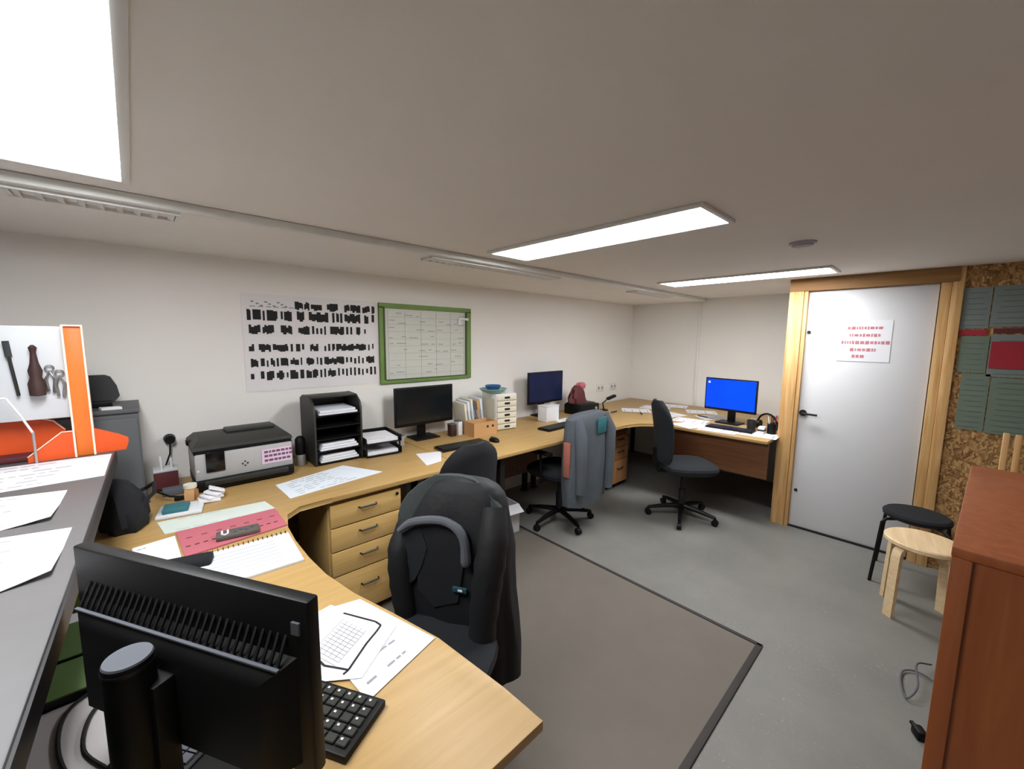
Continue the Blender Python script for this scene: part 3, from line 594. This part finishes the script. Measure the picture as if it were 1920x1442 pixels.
# foreground drawing papers
quadpaper('drawing_sheet', 'big white plan sheet with black pen curve on desk', [(.30, 1.24), (.47, 1.20), (.555, .895), (.335, .83)], DZ+.002, rows=6)
dp = thing('drawing_paper', 'white sheet with black hand drawn box near keyboard', 'paper', (.37, 1.03, DZ+.0045))
part('sheet', B().prism([(-.13, .17), (.02, .20), (.13, -.02), (-.02, -.13), (-.13, -.05)], 0, .0012), 'paper', dp)
def stroke(b, pts, wd, z):
    for (x0, y0), (x1, y1) in zip(pts, pts[1:]):
        d = Vector((x1-x0, y1-y0)); n = Vector((-d.y, d.x)).normalized()*wd
        b.add([(x0+n.x, y0+n.y, z), (x0-n.x, y0-n.y, z), (x1-n.x, y1-n.y, z), (x1+n.x, y1+n.y, z)], [[0, 1, 2, 3]])
    return b
b = B(); stroke(b, [(.035, .135), (.09, .035), (.095, .01), (.075, -.005), (.035, -.03), (-.035, -.085), (-.05, -.09)], .0032, .0018)
stroke(b, [(-.035, -.085), (-.075, -.03), (-.085, .03), (-.075, .06)], .0032, .0018); part('pen_outline', b, 'ink', dp, 'thick black pen line')
b = B()
for k in range(11):
    u = .03+.085*k/10
    stroke(b, [(-.055+.10*k/10, -.05+.06*k/10), (-.055+.10*k/10-.03, -.05+.06*k/10+.085)], .0009, .0018)
for k in range(6): stroke(b, [(-.045-.006*k, -.045+.018*k), (.055-.006*k, .018+.018*k)], .0009, .0018)
part('pencil_lines', b, 'ink_grey', dp)
quadpaper('paper_sheet', 'white paper sheet at bottom edge under the monitor', [(.02, .99), (.10, .96), (.13, .84), (.04, .86)], DZ+.001, rows=3)
# pink planner, notebook, calculator
quadpaper('planner_sheet', 'pale sheet lying beyond the pink planner', [(.02, 2.33), (.43, 2.28), (.45, 2.13), (.04, 2.17)], DZ, 'mint', rows=2)
pk = quadpaper('pink_planner', 'pink planner sheet with black dashes on the desk', [(.075, 2.15), (.445, 2.14), (.442, 1.915), (.085, 1.88)], DZ+.002, 'pink', th=.004, cat='planner')
b = B()
for k in range(12): b.box((-.16+k*.028, -.055+.001*k, .0046), (.015, .006, .0008))
for k in range(7): b.box((-.15+k*.05, .03, .0046), (.02, .004, .0008))
part('black_dashes', b, 'ink', pk)
nb = thing('spiral_notebook', 'white spiral notebook in front of pink planner', 'notebook', (.265, 1.70, DZ), rad(-3))
part('pages', B().box((0, 0, .005), (.30, .27, .010), .001), 'paper_blue', nb)
me = B().tube([(0, .006+.009*cos(a*pi/6), .008+.009*sin(a*pi/6)) for a in range(13)], .0016, 5, False).mesh('spiral_ring', 'metal_grey')
for k in range(18): link('spiral_ring', me, nb, (-.14+k*.0165, .13, 0))
b = B()
for k in range(7): b.box((-.02, .09-k*.03, .0103), (.22, .002, .0006))
part('ruled_lines', b, 'ink_grey', nb)
ca = thing('label_gadget', 'grey handheld gadget with white U on pink planner', 'gadget', (.265, 1.95, DZ+.0065), rad(-8))
part('body', B().box((0, 0, .009), (.15, .07, .018), .005), 'gadget_grey', ca)
part('letter_u', B().tube([(-.055, .022, .0185), (-.055, -.01, .0185), (-.045, -.02, .0185), (-.035, -.01, .0185), (-.035, .022, .0185)], .004, 6), 'paper', ca, 'white letter U')
for k in range(4): part('button', B().box((-.01+k*.02, -.005+.012*(k % 2), .0195), (.012, .012, .005), .002), 'collar_grey', ca)
quadpaper('paper_sheet', 'pale paper left of the pink planner behind foreground monitor', [(-.06, 2.10), (.07, 2.12), (.08, 1.72), (-.05, 1.74)], DZ+.001, 'paper', rows=2)
solo('black_pouch', B().box((0, 0, .016), (.15, .07, .032), .012, seg=3), 'black_fabric', 'small black pouch at monitor top edge by planner', 'pouch', (.085, 1.79, DZ+.0035), rad(-15))
# clutter at the desk corner left of the printer
b = B(); rings = []
for z, s, sx in ((0, .9, 0), (.03, 1.0, .0), (.09, .96, -.005), (.14, .85, -.01), (.18, .62, -.02), (.20, .3, -.025)):
    rings.append([(sx+.085*s*cos(2*pi*k/24)*(1+.10*sin(k*2.1+z*20)), .16*s*sin(2*pi*k/24)*(1+.08*sin(k*1.7-z*16)), z) for k in range(24)])
bg = thing('black_bag', 'crumpled black bag on the desk under the counter', 'bag', (-.085, 2.41, DZ), rad(6))
part('body', b.loft(rings), 'black_fabric', bg); part('strap', B().tube([(.05, -.1, .1), (.10, -.08, .14), (.11, .0, .16), (.09, .08, .12), (.05, .1, .1)], .008, 8), 'black_fabric', bg)
tb = thing('teal_packet', 'clear packet with teal block beside the pink planner', 'packet', (.11, 2.41, DZ), rad(-10))
part('tray', B().box((0, 0, .008), (.17, .15, .016), .005), 'panel_white', tb); part('teal_block', B().box((-.015, -.01, .026), (.095, .09, .022), .005), 'teal', tb)
pp = thing('paper_bundle', 'crumpled white paper bundle left of the printer', 'paper', (.245, 2.47, DZ))
for k in range(4): part('crumple', B().box((.012*k-.02, .008*k, .01+.013*k), (.09-.012*k, .07, .012), .003, .5*k, .15*k, .1), 'paper', pp)
pw = thing('cable_adapter', 'grey adapter with black cables under the wall corner', 'adapter', (.10, 2.70, DZ))
part('block', B().box((0, 0, .02), (.09, .05, .04), .006), 'collar_grey', pw)
part('cord', B().tube([(.045, 0, .02), (.09, .02, .05), (.12, .06, .02), (.08, .10, .01)], .005, 6), 'black_plastic', pw); part('cord', B().tube([(-.04, 0, .03), (-.08, -.06, .06), (-.02, -.12, .03), (.05, -.12, .01)], .005, 6), 'black_plastic', pw); part('plug', B().box((.03, -.12, .012), (.07, .02, .02), .004), 'black_plastic', pw)
hd = thing('tape_dispenser', 'beige tape holder among clutter left of printer', 'tape holder', (.165, 2.58, DZ), 1.3)
part('body', B().extr([(-.05, 0), (.05, 0), (.05, .03), (.02, .035), (.0, .06), (-.04, .06), (-.05, .04)], (0, -.02, 0), X, Z, Yn, .04), 'cardboard', hd); part('roll', B().lathe([(.012, 0), (.028, 0), (.028, .018), (.012, .018)], (-.018, 0, .062), n=18), 'cream', hd)
rd = thing('red_box_stack', 'dark red box with pale lid near dark cabinet', 'box', (.045, 2.90, DZ))
part('box', B().box((.035, -.05, .05), (.10, .10, .10), .004), 'maroon', rd); part('lid', B().box((.035, -.05, .106), (.104, .104, .012), .003), 'panel_white', rd); part('rod', B().cyl((.06, -.08, .112), (.06, -.08, .17), .006), 'paper', rd); part('rod', B().cyl((.02, -.08, .112), (.015, -.08, .185), .006), 'paper', rd)
b = B()
b.cyl((0, -.002, 0), (0, -.05, 0), .028, .024, 16)
wk = thing('wall_adapter', 'black round wall plug left of printer', 'plug', (.115, YW, 1.0)); part('plug_body', b, 'black_plastic', wk); part('plug_cord', B().tube([(0, -.04, -.01), (-.005, -.045, -.08), (-.03, -.05, -.15), (-.05, -.06, -.22)], .004, 6), 'black_plastic', wk)
# ---------------------------------------------------------------- printer
ph2 = thing('pen_holder', 'black pen holder on end desk right of headphones', 'pen holder', (4.12, .985, DZ+.004)); part('pot', B().lathe([(.035, 0), (.036, .002), (.036, .09), (.033, .09), (.031, .006), (.004, .005)], n=20), 'black_plastic', ph2)
for k in range(4): part('pen', B().cyl((.012*cos(k*1.6), .012*sin(k*1.6), .01), (.032*cos(k*1.6), .032*sin(k*1.6), .14+.01*k), .004, n=8), ('ink', 'paper', 'ink', 'red')[k], ph2)
pr = thing('printer', 'black and grey printer with pink label on the desk', 'printer', (.425, 2.80, DZ))
part('lower_tray', B().box((0, -.01, .035), (.47, .34, .055), .008), 'black_plastic', pr)
part('output_tray', B().box((0, -.165, .045), (.40, .06, .03), .006), 'dark_plastic', pr)
part('front_panel', B().box((0, .0, .13), (.47, .32, .145), .010), 'printer_grey', pr, 'grey front casing')
part('upper_body', B().prism([(-.235, -.15), (.235, -.15), (.235, .16), (-.235, .16)], .195, .225, .006), 'black_plastic', pr)
part('scanner_lid', B().loft([[(-.24, -.155, .222), (.24, -.155, .222), (.24, .165, .222), (-.24, .165, .222)], [(-.24, -.15, .24), (.235, -.15, .24), (.235, .165, .24), (-.24, .165, .24)], [(-.20, -.06, .268), (.20, -.06, .268), (.205, .16, .268), (-.205, .16, .268)]]), 'dark_plastic', pr)
part('paper_feeder', B().box((.06, .07, .275), (.25, .12, .022), .006), 'dark_plastic', pr)
part('control_screen', B().box((-.145, -.162, .155), (.085, .012, .11), .004), 'black_gloss', pr, 'black control screen')
b = B()
for x, z in ((0, .012), (.012, 0), (0, -.012), (-.012, 0)): b.box((-.01+x, -.162, .118+z), (.008, .003, .006))
part('maker_mark', b, 'ink', pr)
part('pink_label', B().box((.15, -.1615, .135), (.155, .003, .085)), 'pink_label', pr, 'pink printed label')
b = B()
for j, z in enumerate((.162, .138, .112)):
    x = .085
    while x < .215:
        wd = random.uniform(.008, .022); b.box((x+wd/2, -.1635, z), (wd, .0012, .013)); x += wd+.005
part('label_text', b, 'ink_purple', pr); part('status_light', B().cyl((-.222, -.16, .115), (-.222, -.1635, .115), .005, n=10), 'paper', pr)
part('side_hinge', B().box((-.235, .05, .235), (.03, .05, .03), .005), 'black_plastic', pr)
bt = thing('small_bottle', 'small black bottle with silver foot beside printer', 'bottle', (.745, 2.80, DZ))
part('foot', B().lathe([(.028, 0), (.03, .004), (.03, .06), (.026, .07)], n=20), 'silver', bt); part('body', B().lathe([(.026, .07), (.03, .08), (.03, .17), (.02, .185), (.012, .19)], n=20), 'black_plastic', bt)
# ---------------------------------------------------------------- letter trays
lt = thing('letter_tray_tower', 'tall black five tier letter tray beside the printer', 'letter tray', (.955, 2.80, DZ))
part('side_panel', B().extr([(-.12, 0), (.16, 0), (.16, .42), (.10, .445), (-.04, .44), (-.10, .40), (-.12, .36)], (-.155, 0, 0), Yn, Z, X, .012), 'dark_plastic', lt)
part('side_panel', B().extr([(-.12, 0), (.16, 0), (.16, .42), (.10, .445), (-.04, .44), (-.10, .40), (-.12, .36)], (.143, 0, 0), Yn, Z, X, .012), 'dark_plastic', lt)
part('back_panel', B().box((0, .155, .21), (.29, .01, .42)), 'dark_plastic', lt); part('top_panel', B().box((0, .03, .437), (.30, .16, .012), .004), 'dark_plastic', lt)
for k in range(5): part('shelf', B().box((0, .015, .012+k*.078), (.29, .27, .008)), 'black_plastic', lt)
for k, n in ((0, 3), (1, 3), (4, 2)):
    for j in range(n):
        quadpaper('paper_stack', ('white', 'bluish white', 'pale')[j]+' paper stack on '+{0: 'bottom', 1: 'second lowest', 4: 'top'}[k]+' shelf of black tray tower', [(.83, 2.93), (1.08, 2.93), (1.08-.01*j, 2.685+.006*j), (.835+.006*j, 2.685)], DZ+.0165+k*.078+j*.0155, 'paper_blue' if j == 1 else 'paper', th=.013, group='papers in the letter trays')
l2 = thing('letter_tray', 'low black two tier letter tray right of tray tower', 'letter tray', (1.255, 2.78, DZ), rad(-6))
for k in range(2):
    z = .01+k*.085
    part('tray', B().box((0, 0, z), (.25, .32, .006), .002).box((-.124, 0, z+.02), (.005, .32, .045), .002).box((.124, 0, z+.02), (.005, .32, .045), .002).box((0, .158, z+.02), (.25, .005, .045), .002), 'black_plastic', l2)
for sx in (-1, 1):
    for sy in (-1, 1): part('post', B().cyl((sx*.118, sy*.14, .01), (sx*.118, sy*.14, .105), .006, n=10), 'black_plastic', l2)
for k in range(2): quadpaper('paper_stack', ('white paper stack in lower tray of low letter tray', 'white paper stack in upper tray of low letter tray')[k], [(1.155, 2.91), (1.37, 2.88), (1.345, 2.63), (1.125, 2.65)], DZ+.014+k*.085, th=.022, rows=2, group='papers in the letter trays')
quadpaper('desk_sheet', 'wide bluish white sheet on desk before the printer', [(.527, 2.495), (.94, 2.60), (1.075, 2.315), (.535, 2.235)], DZ, 'paper_blue', rows=8)
quadpaper('paper_sheet', 'small white sheet on desk beside bare black chair', [(1.425, 2.52), (1.60, 2.46), (1.47, 2.26), (1.345, 2.24)], DZ)
ms = thing('computer_mouse', 'black mouse right of the middle keyboard', 'mouse', (2.08, 2.42, DZ))
part('body', B().loft([[(.032*s*cos(2*pi*k/20), .055*s*sin(2*pi*k/20), z) for k in range(20)] for z, s in ((0, .95), (.012, 1), (.026, .8), (.033, .4))]), 'black_plastic', ms); part('wheel', B().cyl((-.004, .03, .03), (.004, .03, .03), .008, n=12), 'collar_grey', ms)
# items between the middle monitor and the white drawers
for k, (x, wd, hh, mm, lb) in enumerate(((1.44, .06, .08, 'mat_grey', 'small grey box left of middle monitor stand'), (1.93, .05, .10, 'brown_dark', 'small dark box right of middle monitor stand'), (2.0, .04, .12, 'paper', 'small white box beside tan cardboard box'))):
    s = thing('small_box', lb, 'box', (x, 2.80, DZ)); part('box', B().box((0, 0, hh/2), (wd, .06, hh), .004), mm, s); part('lid', B().box((0, 0, hh+.003), (wd+.004, .064, .008), .002), 'collar_grey', s)
cd = thing('cardboard_box', 'tan cardboard box with two dark holes on desk', 'box', (2.155, 2.69, DZ), rad(-4))
for c, s in (((0, -.075, .06), (.24, .006, .12)), ((0, .075, .06), (.24, .006, .12)), ((-.117, 0, .06), (.006, .15, .12)), ((.117, 0, .06), (.006, .15, .12)), ((0, 0, .004), (.23, .14, .006))): part('carton_side', B().box(c, s), 'cardboard', cd)
for x in (.02, .075): part('finger_hole', B().cyl((x, -.0778, .08), (x, -.0795, .08), .011, n=14), 'ink', cd)
wd_ = thing('drawer_tower', 'white desktop drawer tower with dark labels', 'drawer unit', (2.47, 2.80, DZ), rad(-10))
part('casing', B().box((0, .01, .165), (.22, .26, .33), .004), 'white_plastic', wd_)
for k in range(6):
    dd = part('drawer', B().box((0, -.125, .03+k*.053), (.205, .02, .046), .003), 'cream', wd_); part('label_holder', B().box((.0, -.137, .032+k*.053), (.055, .005, .018), .001), 'ink', dd)
part('side_slots', B().box((-.111, .0, .16), (.002, .2, .25)), 'cream', wd_)
bw = thing('blue_bowl', 'blue bowl in a pale teal dish on drawer tower', 'bowl', (2.39, 2.80, DZ+.331))
part('dish', B().lathe([(.06, 0), (.10, .015), (.13, .04), (.125, .043), (.09, .02), (.01, .014)], n=28), 'teal_light', bw); part('inner_bowl', B().lathe([(.035, .016), (.055, .03), (.075, .07), (.068, .072), (.045, .04), (.01, .03)], n=28), 'blue_bowl', bw)
cols = ['cream', 'paper', 'mint', 'collar_grey', 'cardboard', 'paper_blue']
for k in range(6):
    s = thing('upright_folder', ['cream', 'white', 'mint green', 'dark grey', 'tan', 'bluish white'][k]+' folder leaning left of the drawer tower', 'folder', (2.10+k*.035, 2.90, DZ), rad(90-8), 'folders beside the drawer tower')
    part('cover', B().box((0, 0, .13+.008*(k % 3)), (.21, .022, .26+.016*(k % 3)), .003, 0, -.12), cols[k], s); part('spine_label', B().box((-.106, -.01, .16), (.002, .014, .07), 0, 0, -.12), 'ink_grey', s)
# items around the dark blue screen
wc = thing('white_box', 'white box standing before the dark blue screen', 'box', (3.05, 2.70, DZ)); part('box', B().box((0, 0, .075), (.19, .12, .15), .004), 'paper', wc); part('lid', B().box((0, 0, .155), (.196, .126, .014), .003), 'panel_white', wc)
quadpaper('paper_sheet', 'long white sheet beside the white box', [(3.1, 2.66), (3.5, 2.66), (3.45, 2.50), (3.02, 2.50)], DZ, rows=2)
rb = thing('red_cloth', 'crumpled dark red cloth right of dark blue screen', 'cloth', (3.62, 2.78, DZ+.121)); rings = []
for z, s in ((0, 1), (.05, .95), (.10, .8), (.15, .65), (.19, .35)): rings.append([(.13*s*cos(2*pi*k/22)*(1+.15*sin(k*2.3+z*30)), .08*s*sin(2*pi*k/22)*(1+.15*sin(k*1.9)), z) for k in range(22)])
part('folds', B().loft(rings), 'maroon', rb); part('top_fold', B().loft([[(.06+.07*s*cos(2*pi*k/16)*(1+.2*sin(k*2.)), .05*s*sin(2*pi*k/16), z) for k in range(16)] for z, s in ((.15, .8), (.19, 1), (.215, .7), (.22, .3))]), 'pink', rb)
kt = thing('black_machine', 'low black machine under the red cloth', 'machine', (3.66, 2.74, DZ)); part('body', B().box((0, 0, .055), (.34, .24, .11), .012), 'black_plastic', kt); part('cover', B().box((0, .02, .113), (.30, .18, .014), .005), 'dark_plastic', kt); part('dial', B().cyl((.1, -.12, .06), (.1, -.13, .06), .018), 'silver', kt)
lp = thing('small_lamp_arm', 'small black angled arm by the far corner', 'desk arm', (3.98, 2.66, DZ)); part('foot', B().lathe([(.05, 0), (.05, .01), (.02, .018)], n=20), 'black_plastic', lp); part('arm', B().tube([(0, 0, .015), (-.03, 0, .09), (.06, -.02, .14)], .008), 'black_plastic', lp); part('head', B().box((.10, -.03, .15), (.12, .05, .03), .008, -.3, 0, -.3), 'black_plastic', lp)
for k, (x, y, a, lb) in enumerate(((4.62, 2.35, .2, 'loose white sheet on far desk nearest the room corner'), (4.35, 2.05, -.3, 'loose white sheet on far desk right of side view chair'), (4.75, 1.85, .5, 'loose white sheet lying by end wall conduit'), (4.15, 1.72, .1, 'loose white sheet left of the blue screen'), (3.95, 1.62, 1.2, 'loose white sheet at front edge of end desk'), (4.0, 1.06, .05, 'large white sheet on end desk beside pine stud'), (3.92, 1.36, .1, 'loose white sheet under the black keyboard'), (4.5, 1.62, .9, 'loose white sheet behind blue screen stand on the left'), (4.9, 2.25, .3, 'loose white sheet against end wall near corner'), (4.25, 2.4, .6, 'loose white sheet in the middle of corner desk'))):
    c, s = cos(a), sin(a); pts = [(x+u*c-v*s, y+u*s+v*c) for u, v in ((-.12, .16), (.12, .16), (.12, -.16), (-.12, -.16))]
    quadpaper('loose_sheet', lb, pts, DZ+.0005*k, rows=4, ink='ink', group='loose sheets on the end desk')
for k, (x, y, lb) in enumerate(((3.95, 2.5, 'dark pen on far desk near the black arm'), (4.1, 2.25, 'dark pen on far desk behind side view chair'), (4.45, 1.72, 'dark pen on a sheet left of blue screen'))):
    p = thing('pen', lb, 'pen', (x, y, DZ+.006), .7*k, 'pens on the end desk'); part('barrel', B().cyl((-.06, 0, .004), (.05, 0, .004), .006, n=10), 'ink', p); part('tip', B().cyl((.05, 0, .004), (.07, 0, .004), .005, .001, n=10), 'silver', p)
hp = thing('headphones', 'black headphones on end desk beside the blue screen', 'headphones', (4.30, 1.07, DZ), rad(80))
part('band', B().tube([(.085*cos(a*pi/10), 0, .05+.10*sin(a*pi/10)) for a in range(11)], .009, 8), 'black_plastic', hp)
for sx in (-1, 1): part('ear_cup', B().cyl((sx*.085, 0, .045), (sx*.055, 0, .045), .042, .038), 'black_plastic', hp)
cl = thing('cup', 'dark cup between blue screen and headphones', 'cup', (4.16, 1.16, DZ)); part('body', B().lathe([(.03, 0), (.036, .004), (.038, .095), (.034, .095), (.032, .01), (.004, .008)], n=20), 'dark_plastic', cl); part('handle', B().tube([(.036, 0, .075), (.06, 0, .07), (.06, 0, .035), (.036, 0, .025)], .005, 8), 'dark_plastic', cl)
for k, (x, y, lb) in enumerate(((4.08, 1.05, 'small white card box right of the dark cup'), (4.42, 1.22, 'small white card box behind the dark cup'))):
    s = thing('card_box', lb, 'box', (x, y, DZ+.004), .4*k); part('box', B().box((0, 0, .03), (.07, .05, .06), .003), 'paper', s); part('band', B().box((0, 0, .03), (.072, .052, .015)), 'ink', s)
